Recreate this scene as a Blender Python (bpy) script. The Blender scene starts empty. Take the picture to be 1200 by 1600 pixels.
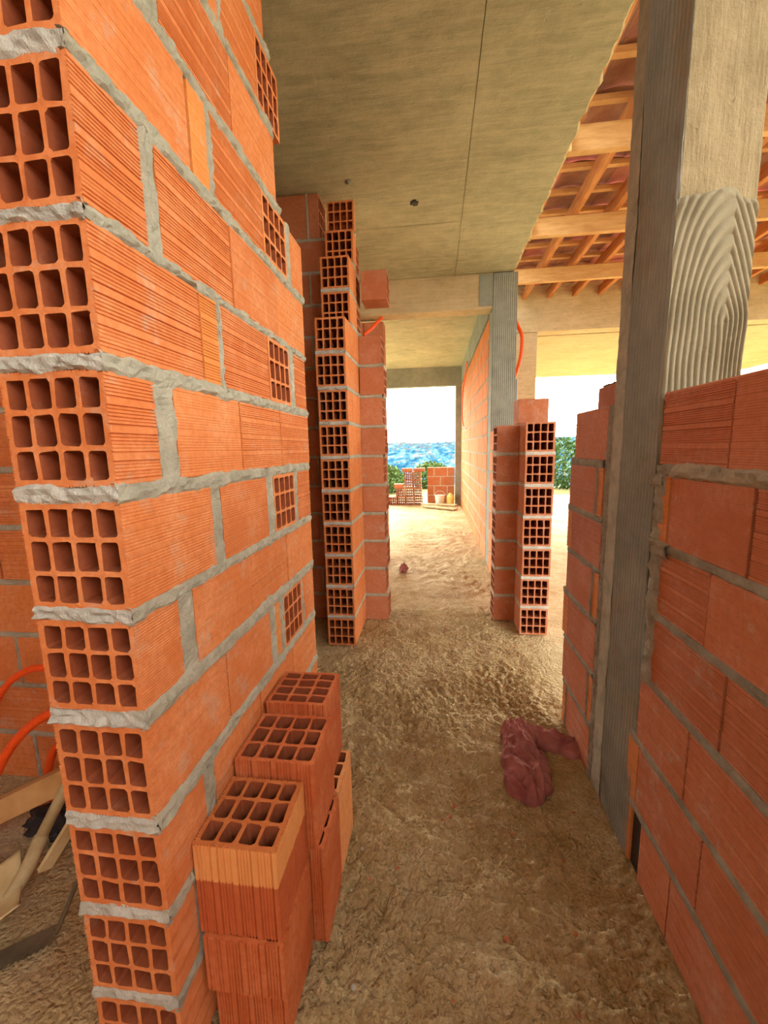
import bpy, bmesh, math, random
from mathutils import Vector, Matrix, noise
random.seed(7)
S = bpy.context.scene
C = S.collection

# ------------------------------------------------------------------ camera
cam_d = bpy.data.cameras.new('camera'); cam = bpy.data.objects.new('camera', cam_d); C.objects.link(cam)
FPX = 645.0
cam_d.sensor_fit = 'VERTICAL'; cam_d.sensor_height = 36.0; cam_d.lens = FPX/1600*36.0
cam_d.clip_start = 0.02; cam_d.clip_end = 3000
Yc = Vector((80, 101, -FPX)).normalized()
Zc = Vector((-88, 4180, FPX)).normalized()
Xc = Yc.cross(Zc).normalized(); Zc = Xc.cross(Yc).normalized()
R = Matrix((Xc, Yc, Zc))            # rows are the world axes seen from the camera
cam.matrix_world = Matrix.Translation((0, 0, 1.30)) @ R.to_4x4()
S.camera = cam

# ------------------------------------------------------------------ light and exposure
w = bpy.data.worlds.new('sky'); S.world = w; w.use_nodes = True
wn = w.node_tree.nodes; wl = w.node_tree.links
bg = wn['Background']; bg.inputs[1].default_value = 3.0
tc = wn.new('ShaderNodeTexCoord'); sx = wn.new('ShaderNodeSeparateXYZ'); rp = wn.new('ShaderNodeValToRGB')
wl.new(tc.outputs['Generated'], sx.inputs[0]); wl.new(sx.outputs[2], rp.inputs[0]); # bright haze around the low sun ahead of the opening
dt = wn.new('ShaderNodeVectorMath'); dt.operation = 'DOT_PRODUCT'; dt.inputs[1].default_value = Vector((.05, .90, .40)).normalized()
wl.new(tc.outputs['Generated'], dt.inputs[0])
m1 = wn.new('ShaderNodeMath'); m1.operation = 'MAXIMUM'; m1.inputs[1].default_value = 0; wl.new(dt.outputs['Value'], m1.inputs[0])
m2 = wn.new('ShaderNodeMath'); m2.operation = 'POWER'; m2.inputs[1].default_value = 5; wl.new(m1.outputs[0], m2.inputs[0])
m3 = wn.new('ShaderNodeMath'); m3.operation = 'MULTIPLY_ADD'; m3.inputs[1].default_value = 4.0; m3.inputs[2].default_value = 1.0; wl.new(m2.outputs[0], m3.inputs[0])
m4 = wn.new('ShaderNodeVectorMath'); m4.operation = 'SCALE'; wl.new(rp.outputs[0], m4.inputs[0]); wl.new(m3.outputs[0], m4.inputs['Scale']); wl.new(m4.outputs[0], bg.inputs[0])
rp.color_ramp.elements[0].position = 0.0; rp.color_ramp.elements[0].color = (1, 0.94, 0.78, 1)
rp.color_ramp.elements[1].position = 0.5; rp.color_ramp.elements[1].color = (0.95, 0.92, 0.84, 1)
sun_d = bpy.data.lights.new('sun', 'SUN'); sun_d.energy = 1.5; sun_d.angle = math.radians(20); sun_d.color = (1, .9, .75)
sun = bpy.data.objects.new('sun', sun_d); C.objects.link(sun)
sun.rotation_euler = Vector((-0.12, -0.85, -0.48)).to_track_quat('-Z', 'Y').to_euler()
S.view_settings.view_transform = 'Standard'; S.view_settings.look = 'None'
S.view_settings.exposure = 1.3; S.view_settings.gamma = 1; S.view_settings.use_curve_mapping = False
S.cycles.max_bounces = 10; S.cycles.diffuse_bounces = 7; S.cycles.use_denoising = True
S.cycles.sample_clamp_indirect = 8

# ------------------------------------------------------------------ materials
class NT:
    def __init__(s, name):
        s.m = bpy.data.materials.new(name); s.m.use_nodes = True
        s.t = s.m.node_tree; s.b = s.t.nodes['Principled BSDF']
        s.b.inputs['Roughness'].default_value = .9
        s.b.inputs['Specular IOR Level'].default_value = .2
        s.co = s.n('ShaderNodeTexCoord').outputs['Object']
    def n(s, k, **kw):
        nd = s.t.nodes.new(k)
        for a, v in kw.items(): setattr(nd, a, v)
        return nd
    def l(s, a, b): s.t.links.new(a, b)
    def noise(s, scale, detail=4, rough=.6, vec=None, stretch=None):
        nd = s.n('ShaderNodeTexNoise'); nd.inputs['Scale'].default_value = scale
        nd.inputs['Detail'].default_value = detail; nd.inputs['Roughness'].default_value = rough
        v = vec or s.co
        if stretch:
            mp = s.n('ShaderNodeMapping'); mp.inputs['Scale'].default_value = stretch
            s.l(v, mp.inputs[0]); v = mp.outputs[0]
        s.l(v, nd.inputs['Vector']); return nd.outputs['Fac']
    def ramp(s, fac, stops):
        nd = s.n('ShaderNodeValToRGB'); s.l(fac, nd.inputs[0]); e = nd.color_ramp.elements
        while len(e) < len(stops): e.new(.5)
        for k, (p, c) in enumerate(stops):
            e[k].position = p; e[k].color = (*c, 1) if len(c) == 3 else c
        return nd.outputs[0]
    def mix(s, f, a, b, mode='MIX'):
        nd = s.n('ShaderNodeMix', data_type='RGBA', blend_type=mode)
        for sock, v in ((nd.inputs[0], f), (nd.inputs[6], a), (nd.inputs[7], b)):
            if hasattr(v, 'links'): s.l(v, sock)
            elif isinstance(v, (int, float)): sock.default_value = v
            else: sock.default_value = (*v, 1)
        return nd.outputs[2]
    def math(s, op, a, b=0.0):
        nd = s.n('ShaderNodeMath', operation=op)
        for sock, v in ((nd.inputs[0], a), (nd.inputs[1], b)):
            if hasattr(v, 'links'): s.l(v, sock)
            else: sock.default_value = v
        return nd.outputs[0]
    def bump(s, h, strength=.5, dist=.01):
        nd = s.n('ShaderNodeBump'); nd.inputs['Strength'].default_value = strength; nd.inputs['Distance'].default_value = dist
        s.l(h, nd.inputs['Height']); s.l(nd.outputs[0], s.b.inputs['Normal'])
    def col(s, c):
        if hasattr(c, 'links'): s.l(c, s.b.inputs['Base Color'])
        else: s.b.inputs['Base Color'].default_value = (*c, 1)

def brick_material(name, base, deep, pale, smear=.5):
    t = NT(name)
    at = t.n('ShaderNodeAttribute', attribute_name='tone'); sp = t.n('ShaderNodeSeparateColor'); t.l(at.outputs['Color'], sp.inputs[0])
    tone, kind, dust = sp.outputs[0], sp.outputs[1], sp.outputs[2]
    c = t.mix(tone, deep, base)
    c = t.mix(t.ramp(t.noise(9, 4), [(.42, (0, 0, 0)), (.72, (.75, .75, .75))]), c, pale)
    c = t.mix(t.ramp(t.noise(60, 3, .7), [(.35, (.55, .55, .55)), (.6, (0, 0, 0))]), c, deep)
    c = t.mix(kind, c, (.78, .33, .07))
    m = t.math('MULTIPLY', t.ramp(t.noise(14, 6, .75), [(.56, (0, 0, 0)), (.66, (1, 1, 1))]), dust)
    c = t.mix(t.math('MULTIPLY', m, smear), c, (.48, .45, .36))
    t.col(c)
    h = t.math('ADD', t.math('MULTIPLY', t.noise(240, 4, .7), .5), t.noise(40, 3, .6))
    t.bump(h, .35, .004)
    return t.m
M = {}
M['brick'] = brick_material('terracotta', (.69, .25, .082), (.53, .15, .045), (.74, .33, .15))
M['brick_red'] = brick_material('red_terracotta', (.55, .21, .10), (.42, .145, .07), (.58, .29, .19), .5)
M['brick_loose'] = brick_material('dark_orange_terracotta', (.66, .20, .065), (.46, .11, .036), (.68, .26, .11), .1)
M['inside'] = brick_material('shaded_terracotta_core', (.34, .095, .035), (.24, .055, .022), (.36, .11, .05), .15)  # clay darkened in colour so the brick holes look shaded

def mortar(name, a, b, c):
    t = NT(name)
    cc = t.ramp(t.noise(18, 6, .7), [(.3, a), (.5, b), (.75, c)])
    t.col(cc); t.b.inputs['Roughness'].default_value = .95
    t.bump(t.math('ADD', t.noise(60, 6, .8), t.math('MULTIPLY', t.noise(220, 4, .8), .5)), .9, .009)
    return t.m
M['mortar'] = mortar('mortar', (.36, .36, .28), (.48, .475, .38), (.62, .61, .50))
M['mortar_pale'] = mortar('pale_mortar', (.46, .47, .42), (.60, .61, .56), (.78, .79, .73))
M['mortar_grey'] = mortar('grey_mortar', (.25, .25, .20), (.36, .355, .285), (.48, .475, .39))

def concrete(name, a, b, c, board=None, bscale=1):
    t = NT(name)
    n1 = t.noise(1.3, 5, .65); n2 = t.noise(9, 6, .7, stretch=(1, 1, 1))
    cc = t.ramp(t.math('ADD', t.math('MULTIPLY', n1, .6), t.math('MULTIPLY', n2, .4)), [(.36, a), (.5, b), (.66, c)])
    if board:
        n3 = t.noise(5, 5, .7, stretch=board)
        cc = t.mix(t.ramp(n3, [(.45, (0, 0, 0)), (.68, (.65, .65, .65))]), cc, c)
        n4 = t.noise(3, 6, .75, stretch=board)
        cc = t.mix(t.ramp(n4, [(.30, (.6, .6, .6)), (.44, (0, 0, 0))]), cc, a)
        h = t.math('ADD', t.math('MULTIPLY', n3, 2.0), t.math('ADD', t.noise(45, 6, .75), t.math('MULTIPLY', t.noise(7, 5, .7), 2.0)))
    else:
        h = t.math('ADD', n2, t.noise(45, 6, .75))
    pits = t.ramp(t.noise(22, 2, .5), [(.24, (0, 0, 0)), (.30, (1, 1, 1))])
    t.col(cc); t.bump(t.math('ADD', h, t.math('MULTIPLY', pits, .8)), .55*bscale, .012)
    return t.m
M['ceiling'] = concrete('ceiling_concrete', (.30, .305, .22), (.42, .425, .31), (.57, .57, .43), board=(.7, 5, 1))
M['concrete'] = concrete('board_marked_concrete', (.20, .165, .09), (.29, .24, .14), (.40, .34, .21), board=(6, 6, .6))
M['beam'] = concrete('beam_concrete', (.40, .33, .20), (.55, .46, .29), (.68, .58, .40), board=(.8, .8, 7))
M['comb'] = concrete('combed_render', (.18, .165, .11), (.25, .23, .155), (.32, .295, .21), bscale=.5)
M['comb_dark'] = concrete('grey_combed_render', (.19, .215, .195), (.27, .30, .275), (.36, .39, .355), bscale=.5)
M['soffit'] = concrete('porch_concrete', (.46, .38, .22), (.56, .47, .29), (.66, .57, .37), board=(1, 4, 1))

def floor_mat():
    t = NT('rough_floor')
    c = t.ramp(t.math('ADD', t.math('MULTIPLY', t.noise(1.6, 4, .6), .55), t.math('MULTIPLY', t.noise(14, 6, .75), .45)),
               [(.34, (.42, .28, .12)), (.46, (.58, .44, .22)), (.56, (.70, .56, .32)), (.70, (.78, .67, .45))])
    # brick dust trodden into the screed by the right-hand wall
    d = t.ramp(t.noise(2.2, 5, .7), [(.52, (0, 0, 0)), (.70, (.4, .4, .4))])
    c = t.mix(d, c, (.30, .13, .06))
    g = t.ramp(t.noise(90, 4, .8), [(.35, (.4, .4, .4)), (.5, (0, 0, 0))])
    c = t.mix(g, c, (.26, .17, .085))
    t.col(c); t.b.inputs['Roughness'].default_value = .85
    wv = t.n('ShaderNodeMapping'); nz = t.n('ShaderNodeTexNoise'); nz.inputs['Scale'].default_value = 30; t.l(t.co, nz.inputs['Vector'])
    mv = t.n('ShaderNodeVectorMath', operation='MULTIPLY_ADD'); mv.inputs[1].default_value = (.03, .03, .03); t.l(nz.outputs['Color'], mv.inputs[0]); t.l(t.co, mv.inputs[2])
    vo = t.n('ShaderNodeTexVoronoi'); vo.inputs['Scale'].default_value = 75; t.l(mv.outputs[0], vo.inputs['Vector'])
    h = t.math('ADD', t.math('MULTIPLY', vo.outputs['Distance'], -.55), t.math('ADD', t.noise(26, 5, .65), t.math('MULTIPLY', t.noise(170, 4, .75), .35)))
    t.bump(h, .9, .026)
    return t.m
M['floor'] = floor_mat()

def plain(name, c, rough=.7, c2=None, scale=20, bump=.2, stretch=None, metal=0):
    t = NT(name)
    t.b.inputs['Roughness'].default_value = rough; t.b.inputs['Metallic'].default_value = metal
    if c2:
        nn = t.noise(scale, 5, .65, stretch=stretch)
        t.col(t.ramp(nn, [(.35, c), (.65, c2)])); t.bump(nn, bump, .004)
    else: t.col(c)
    return t.m
M['timber'] = plain('sawn_timber', (.56, .33, .14), .75, (.70, .47, .23), 6, .3, (1, 1, 6))
M['timber_red'] = plain('reddish_timber', (.42, .17, .06), .75, (.58, .27, .10), 6, .3, (6, 1, 6))
M['tile'] = plain('clay_tile_underside', (.24, .115, .075), .9, (.42, .23, .16), 3, .3)
M['tile_pink'] = plain('pink_clay_tile_underside', (.46, .16, .13), .9, (.60, .30, .25), 3, .3)
M['hose'] = plain('orange_conduit_plastic', (.85, .10, .015), .45)
M['cloth'] = plain('mauve_cloth', (.26, .085, .09), .95, (.46, .20, .19), 9, .15)
M['pole_wood'] = plain('weathered_wood', (.36, .29, .15), .8, (.56, .48, .29), 9, .4)
M['plank_wood'] = plain('plank_wood', (.45, .26, .10), .8, (.62, .40, .18), 6, .3)
M['steel'] = plain('rusty_steel', (.10, .085, .06), .6, (.20, .16, .10), 12, .2, metal=.3)
M['pan'] = plain('mortar_caked_pan', (.50, .40, .20), .8, (.68, .58, .34), 8, .4)
M['dark'] = plain('black_plastic_and_hole_shade', (.03, .03, .035), .4)  # plastic, and the painted shade of the wall gap and slab hole
M['white'] = plain('white_plastic', (.75, .75, .72), .5)
M['yellow'] = plain('yellow_plastic', (.80, .72, .25), .5)
M['grey_plastic'] = plain('grey_conduit_plastic', (.30, .32, .35), .6)
M['leaf'] = plain('leaves', (.025, .06, .015), .8, (.07, .13, .03), 8, 0)
M['leaf_light'] = plain('light_leaves', (.05, .09, .02), .8, (.12, .18, .05), 8, 0)
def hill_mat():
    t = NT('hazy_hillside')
    c = t.ramp(t.noise(.22, 9, .85, stretch=(1, .07, 3)), [(.40, (.006, .030, .060)), (.48, (.018, .065, .11)), (.54, (.05, .11, .15)), (.60, (.16, .20, .22))])  # distance haze painted into the hill as blue base colour
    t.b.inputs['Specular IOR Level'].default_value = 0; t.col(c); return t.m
M['hill'] = hill_mat()
M['grass'] = plain('dry_grass', (.10, .11, .02), .95, (.24, .20, .07), 1.2, .3)
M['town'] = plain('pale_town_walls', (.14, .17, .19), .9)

# ------------------------------------------------------------------ mesh builder
class MB:
    def __init__(s, tf=None): s.v = []; s.f = []; s.mi = []; s.tone = []; s.mats = []; s.tf = tf; s.cur = (.5, 0, .5)
    def mat(s, k):
        if k not in s.mats: s.mats.append(k)
        return s.mats.index(k)
    def vert(s, p):
        s.v.append(s.tf(p) if s.tf else tuple(p)); return len(s.v)-1
    def face(s, ids, k): s.f.append(tuple(ids)); s.mi.append(s.mat(k)); s.tone.append(s.cur)
    def box(s, x0, x1, y0, y1, z0, z1, k, ch=0.0):
        if ch <= 0:
            i = [s.vert((x, y, z)) for z in (z0, z1) for y in (y0, y1) for x in (x0, x1)]
            for q in ((0, 2, 3, 1), (4, 5, 7, 6), (0, 1, 5, 4), (2, 6, 7, 3), (0, 4, 6, 2), (1, 3, 7, 5)): s.face([i[a] for a in q], k)
        else:
            def ring(z, d):
                X0, X1, Y0, Y1 = x0+d, x1-d, y0+d, y1-d
                return [s.vert(p) for p in ((X0+ch, Y0, z), (X1-ch, Y0, z), (X1, Y0+ch, z), (X1, Y1-ch, z), (X1-ch, Y1, z), (X0+ch, Y1, z), (X0, Y1-ch, z), (X0, Y0+ch, z))]
            r = [ring(z0, ch), ring(z0+ch, 0), ring(z1-ch, 0), ring(z1, ch)]
            for a, b in zip(r, r[1:]):
                for j in range(8): s.face((a[j], a[(j+1) % 8], b[(j+1) % 8], b[j]), k)
            s.face(r[0][::-1], k); s.face(r[-1], k)
    def bar(s, a, b, w_, h_, k, up=(0, 0, 1)):
        a, b = Vector(a), Vector(b); d = (b-a).normalized(); u = d.cross(Vector(up)).normalized(); n_ = u.cross(d)
        i = [s.vert(p + u*sx_*w_/2 + n_*sz_*h_/2) for p in (a, b) for sx_, sz_ in ((-1, -1), (1, -1), (1, 1), (-1, 1))]
        for q in ((3, 2, 1, 0), (4, 5, 6, 7), (0, 1, 5, 4), (1, 2, 6, 5), (2, 3, 7, 6), (3, 0, 4, 7)): s.face([i[x] for x in q], k)
    def tube(s, pts, r, k, seg=10, ridges=0.0):
        pts = [Vector(p) for p in pts]; rings = []
        up = Vector((0, 0, 1)); n0 = None
        for i, p in enumerate(pts):
            d = (pts[min(i+1, len(pts)-1)]-pts[max(i-1, 0)]).normalized()
            n0 = (n0 - d*n0.dot(d)).normalized() if n0 else (d.cross(up) if abs(d.z) < .95 else d.cross(Vector((1, 0, 0)))).normalized()
            b = d.cross(n0); rr = (r[i] if isinstance(r, (list, tuple)) else r)*(1 + (ridges if i % 2 else 0))
            rings.append([s.vert(p + (n0*math.cos(a)+b*math.sin(a))*rr) for a in [2*math.pi*j/seg for j in range(seg)]])
        for a, b in zip(rings, rings[1:]):
            for j in range(seg): s.face((a[j], a[(j+1) % seg], b[(j+1) % seg], b[j]), k)
        s.face(rings[0][::-1], k); s.face(rings[-1], k)
    def grid(s, fn, nu, nv, k):
        ids = [[s.vert(fn(i/nu, j/nv)) for j in range(nv+1)] for i in range(nu+1)]
        for i in range(nu):
            for j in range(nv):
                s.face((ids[i][j], ids[i+1][j], ids[i+1][j+1], ids[i][j+1]), k)
        return ids
    def build(s, name, parent=None, loc=None, smooth=False):
        me = bpy.data.meshes.new(name)
        v = s.v
        if loc is not None: v = [(p[0]-loc[0], p[1]-loc[1], p[2]-loc[2]) for p in v]
        me.from_pydata([tuple(p) for p in v], [], s.f)
        for k in s.mats: me.materials.append(M[k])
        me.polygons.foreach_set('material_index', s.mi)
        ca = me.color_attributes.new('tone', 'FLOAT_COLOR', 'CORNER'); buf = []
        for p in me.polygons: buf += [*s.tone[p.index], 1.0]*p.loop_total
        ca.data.foreach_set('color', buf)
        if smooth: me.polygons.foreach_set('use_smooth', [True]*len(me.polygons))
        me.update()
        o = bpy.data.objects.new(name, me); C.objects.link(o)
        if loc is not None and parent is None: o.location = loc
        if parent: o.parent = parent
        return o

def tag(o, label, cat, group=None, kind=None):
    o['label'] = label; o['category'] = cat
    if group: o['group'] = group
    if kind: o['kind'] = kind
    return o
def empty(name, loc):
    o = bpy.data.objects.new(name, None); C.objects.link(o); o.location = loc; o.empty_display_size = .1; return o
def part(mb, name, parent, smooth=False):                   # mesh in world coordinates, parented to an Empty at its own place
    o = mb.build(name, None, tuple(parent.location), smooth); o.parent = parent; o.location = (0, 0, 0); return o
def fn(x, y, z, s=1.0): return noise.noise(Vector((x*s, y*s, z*s)))

# ------------------------------------------------------------------ hollow brick
def side_points(L, groove):
    """(position along the side, depth) from 0 to L: four bands of fine grooves"""
    if not groove: return [(0.0, 0.0)]
    out = [(0.0, 0.0)]; d, nf = groove
    for g in range(4):
        a = L*(g+.10)/4; b = L*(g+.90)/4; st = (b-a)/nf
        for q in range(nf):
            c = a + st*(q+.5); hw = st*.30; dd = d*random.uniform(.6, 1.25)*(1.5 if q in (0, nf-1) else 1)
            out += [(c-hw, 0.0), (c-hw*.3, -dd), (c+hw*.3, -dd), (c+hw, 0.0)]
    return out
def outline(U0, U1, V0, V1, groove, ch=.003):
    c = [(U0, V0), (U1, V0), (U1, V1), (U0, V1)]; pts = []
    for k in range(4):
        a = Vector(c[k]); b = Vector(c[(k+1) % 4]); d = (b-a); L = d.length - 2*ch; d.normalize(); n_ = Vector((d.y, -d.x))
        for (t, e) in side_points(L, groove) + [(L, 0.0)]:
            p = a + d*(ch+t) + n_*e; pts.append((p.x, p.y))
    return pts
def hollow_brick(mb, s0, s1, t0, t1, z0, z1, axis='s', open_lo=True, open_hi=True, nu=4, nv=3, depth=.12, groove=None,
                 mat='brick', tone=None, kind=0.0, dust=None, through=False, jit=.0007):
    tone = random.uniform(.25, 1) if tone is None else tone
    dust = random.uniform(.1, 1)**1.3 if dust is None else dust
    old = mb.cur; mb.cur = (tone, kind, dust)
    if axis == 's': P = lambda a, u, v: (a, u, v); A0, A1, U0, U1, V0, V1 = s0, s1, t0, t1, z0, z1
    elif axis == 't': P = lambda a, u, v: (u, a, v); A0, A1, U0, U1, V0, V1 = t0, t1, s0, s1, z0, z1
    else: P = lambda a, u, v: (u, v, a); A0, A1, U0, U1, V0, V1 = z0, z1, s0, s1, t0, t1
    ol = outline(U0, U1, V0, V1, groove); n = len(ol)
    r0 = [mb.vert(P(A0+jit*random.uniform(-1, 1), *p)) for p in ol]; r1 = [mb.vert(P(A1+jit*random.uniform(-1, 1), *p)) for p in ol]
    for j in range(n): mb.face((r0[j], r0[(j+1) % n], r1[(j+1) % n], r1[j]), mat)
    ins = .004; W = (U0+ins, U1-ins, V0+ins, V1-ins)
    ends = []
    for a, sg, op, ring in ((A0, 1, open_lo, r0), (A1, -1, open_hi, r1)):
        if not op:
            mb.face(ring if sg < 0 else ring[::-1], mat); continue
        cl = [(min(max(p[0], W[0]), W[1]), min(max(p[1], W[2]), W[3])) for p in ol]
        r2 = [mb.vert(P(a, *p)) for p in cl]
        for j in range(n):
            if cl[j] != cl[(j+1) % n]: mb.face((ring[j], ring[(j+1) % n], r2[(j+1) % n], r2[j]), mat)
            else: mb.face((ring[j], ring[(j+1) % n], r2[j]), mat)
        dx = (W[1]-W[0])/nu; dy = (W[3]-W[2])/nv; cells = []
        for i in range(nu):
            for j in range(nv):
                X0, X1, Y0, Y1 = W[0]+i*dx, W[0]+(i+1)*dx, W[2]+j*dy, W[2]+(j+1)*dy
                wb = .0042; e0 = .0035 if i == 0 else 0; e1 = .0035 if i == nu-1 else 0; f0 = .0035 if j == 0 else 0; f1 = .0035 if j == nv-1 else 0
                x0, x1, y0, y1 = X0+wb+e0, X1-wb-e1, Y0+wb+f0, Y1-wb-f1; rr = .0055
                inner = []; outer = []
                for (cx, cy, ax, ay, ox, oy) in ((x0, y0, 1, 1, X0, Y0), (x1, y0, -1, 1, X1, Y0), (x1, y1, -1, -1, X1, Y1), (x0, y1, 1, -1, X0, Y1)):
                    q = [(cx, cy+ay*rr), (cx+ax*rr*.3, cy+ay*rr*.3), (cx+ax*rr, cy)]; o_ = [(ox, cy+ay*rr), (ox, oy), (cx+ax*rr, oy)]
                    if ax*ay < 0: q.reverse(); o_.reverse()
                    inner += q; outer += o_
                J = [(random.gauss(0, jit), random.gauss(0, jit)) for _ in inner]
                inner = [(p[0]+e[0], p[1]+e[1]) for p, e in zip(inner, J)]
                io = [mb.vert(P(a, *p)) for p in outer]; ii = [mb.vert(P(a+random.gauss(0, jit*.6), *p)) for p in inner]
                for q in range(12): mb.face((io[q], io[(q+1) % 12], ii[(q+1) % 12], ii[q]), mat)
                cells.append((ii, inner))
        ends.append((a, sg, cells))
    if through and len(ends) == 2:
        for (ia, _), (ib, _) in zip(ends[0][2], ends[1][2]):
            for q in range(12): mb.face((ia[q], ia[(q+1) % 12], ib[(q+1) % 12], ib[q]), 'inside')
    else:
        dep = min(depth*1.7, (A1-A0)*(.46 if len(ends) == 2 else .95))
        for a, sg, cells in ends:
            for ii, inner in cells:
                bb = [mb.vert(P(a+sg*dep, *p)) for p in inner]
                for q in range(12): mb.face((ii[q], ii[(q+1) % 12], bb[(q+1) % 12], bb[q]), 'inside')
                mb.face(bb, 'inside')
    mb.cur = old

# ------------------------------------------------------------------ mortar bead: a noisy bulging strip laid over a joint
def bead(mb, a, along, L, across, W, normal, bulge=.004, wav=.006, mat='mortar', step=.012, rough=.003, sink=.009):
    a, along, across, normal = Vector(a), Vector(along), Vector(across), Vector(normal); nu = max(2, int(L/step)); sd = random.uniform(0, 90)
    prof = [(-1, -sink), (-.93, -.001), (-.55, .8), (0, 1), (.55, .8), (.93, -.001), (1, -sink)]
    def f(i, j):
        s_ = i/nu*L; c, h = prof[j]
        half = W/2 + wav*(.35 + .9*fn(s_*22, sd, (1 if c > 0 else -1)*5.3) + .5*fn(s_*75, sd+4, (1 if c > 0 else -1)*5.3))
        if abs(c) > .9: dep = h
        else: dep = bulge*h + rough*(fn(s_*55, j*1.7, sd)*1.3 + fn(s_*17, j*.9, sd+9))
        return a + along*s_ + across*(c*half) + normal*dep
    ids = [[mb.vert(tuple(f(i, j))) for j in range(7)] for i in range(nu+1)]
    for i in range(nu):
        for j in range(6): mb.face((ids[i][j], ids[i+1][j], ids[i+1][j+1], ids[i][j+1]), mat)

# ------------------------------------------------------------------ a laid brick wall.  local frame: s along, t into the wall, z up
def lay_wall(mb, courses, T, groove=None, smooth_share=.5, mat='brick', mortar_='mortar', faces=(0,), bulge=.004, wav=.006, ends=(False, False),
             open_ends=(True, True), step=.012, end_mortar=None, T0=0.0, rough=.003, depth=.12, max_gap=.2, wide=0.0):
    for ci, (z0, z1, segs) in enumerate(courses):
        zn = courses[ci+1][0] if ci+1 < len(courses) else None
        for k, (a, b, ty) in enumerate(segs):
            g = groove
            if g and random.random() < smooth_share: g = (g[0]*.35, g[1])
            e0, e1 = random.uniform(-.0015, .0015), random.uniform(-.002, .002)
            if ty == 'G': continue
            t0 = T0 + e0
            if ty == 'H':
                hollow_brick(mb, a, b, t0-.001, T0+T, z0, z1, 't', True, True, depth=depth, groove=None, mat=mat, dust=.9)
            else:
                lo = (k == 0 and open_ends[0]); hi = (k == len(segs)-1 and open_ends[1])
                if g or lo or hi or ty == 'S':
                    hollow_brick(mb, a+.002, b-.002, t0, T0+T, z0, z1, 's', lo, hi, depth=depth, groove=g, mat=mat, kind=.4 if ty == 'O' else 0)
            if k+1 < len(segs):
                gap = segs[k+1][0]-b
                if gap > .009 and ty != 'G' and segs[k+1][2] != 'G' and gap < max_gap:
                    mb.box(b-.002, segs[k+1][0]+.002, T0+.006, T0+T-.006, z0, z1, mortar_)
                    for F in faces:
                        bead(mb, ((b+segs[k+1][0])/2, T0 if F == 0 else T0+T, z0-.004), (0, 0, 1), z1-z0+.008, (1, 0, 0), gap, (0, -1 if F == 0 else 1, 0), bulge*.8, wav, mortar_, step, rough)
        if zn and segs:
            a = max(segs[0][0], courses[ci+1][2][0][0]) if courses[ci+1][2] else segs[0][0]
            b = min(segs[-1][1], courses[ci+1][2][-1][1]) if courses[ci+1][2] else segs[-1][1]
            lo_ = segs[0][0] if a-segs[0][0] < .05 else a
            b = max(b, min(segs[-1][1], b+.03))
            mb.box(lo_+.006, b-.006, T0+.006, T0+T-.006, z1-.002, zn+.002, mortar_)
            zc = (z1+zn)/2; W = zn-z1
            for F in faces:
                bead(mb, (lo_-.002, T0 if F == 0 else T0+T, zc), (1, 0, 0), b-lo_+.002, (0, 0, 1), W+wide, (0, -1 if F == 0 else 1, 0), bulge, wav, mortar_, step, rough)
            em = end_mortar or mortar_
            if ends[0]: bead(mb, (lo_+.001, T0-.003, zc), (0, 1, 0), T+.003, (0, 0, 1), W, (-1, 0, 0), .003, wav*.8, em, step*.7, rough*1.2)
            if ends[1]: bead(mb, (b-.001, T0, zc), (0, 1, 0), T, (0, 0, 1), W, (1, 0, 0), bulge, wav, em, step, rough)

def regular(n, a, b, L=.29, gap=.012, p=.21, h=.188, odd=.5, jag=(0, 0), z=0.0, base_segs='S'):
    out = []
    for c in range(n):
        x = a + (jag[0] if c % 2 else 0); e = b - (jag[1] if c % 2 else 0); segs = []
        first = L*odd if c % 2 else L; q = first
        while x < e-.03:
            y = min(x+q, e)
            if e-y < .05: y = e
            segs.append((x, y, base_segs)); x = y + gap*random.choice((.4, 1, 1)); q = L*random.uniform(.96, 1.03)
        out.append((z+c*p, z+c*p+h, segs))
    return out

GF = (.0022, 6)
# ================================================================== structure
# ---- floor
def floor_h(x, y):
    d = .012*fn(x, y, 0, 3.1) + .008*fn(x, y, 3, 9)*1.3 + .011*noise.fractal(Vector((x*30, y*30, 2)), .55, 2.1, 4)*(.55+.9*abs(fn(x, y, 6, 2.2)+.25))
    d += .004*math.sin(y*31 + 6*fn(x, y, 1, 2.5))*max(0, fn(x, y, 2, 1.7)+.35)
    k = min(1, max(0, (.65-abs(x-.02))/.25)); near = 1+.9*min(1, max(0, (2.4-y)/1.0)); return d*(.45+.55*k*near) - .004
mb = MB()
def patch(x0, x1, y0, y1, nx, ny, amp=1):
    mb.grid(lambda u, v: (x0+(x1-x0)*u, y0+(y1-y0)*v, floor_h(x0+(x1-x0)*u, y0+(y1-y0)*v)*amp), nx, ny, 'floor')
patch(-.72, .64, .5, 3.2, 250, 500)
patch(-2.2, -.72, .45, 3.2, 90, 130)
patch(-.72, .64, 3.2, 10.2, 70, 240)
patch(.64, 7, .5, 11.3, 90, 170)
patch(-7, -.72, 3.2, 10.2, 50, 60)
patch(-7, -2.2, -3, 3.2, 20, 20); patch(-2.2, 7, -3, .5, 30, 20)
mb.box(-7, 7, -3, 10.2, -.30, -.06, 'mortar_grey'); mb.box(.64, 7, 10.2, 11.3, -.30, -.06, 'mortar_grey')
tag(mb.build('floor', smooth=True), 'rough uneven brown cement floor running down the passage', 'floor', kind='structure')

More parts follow.
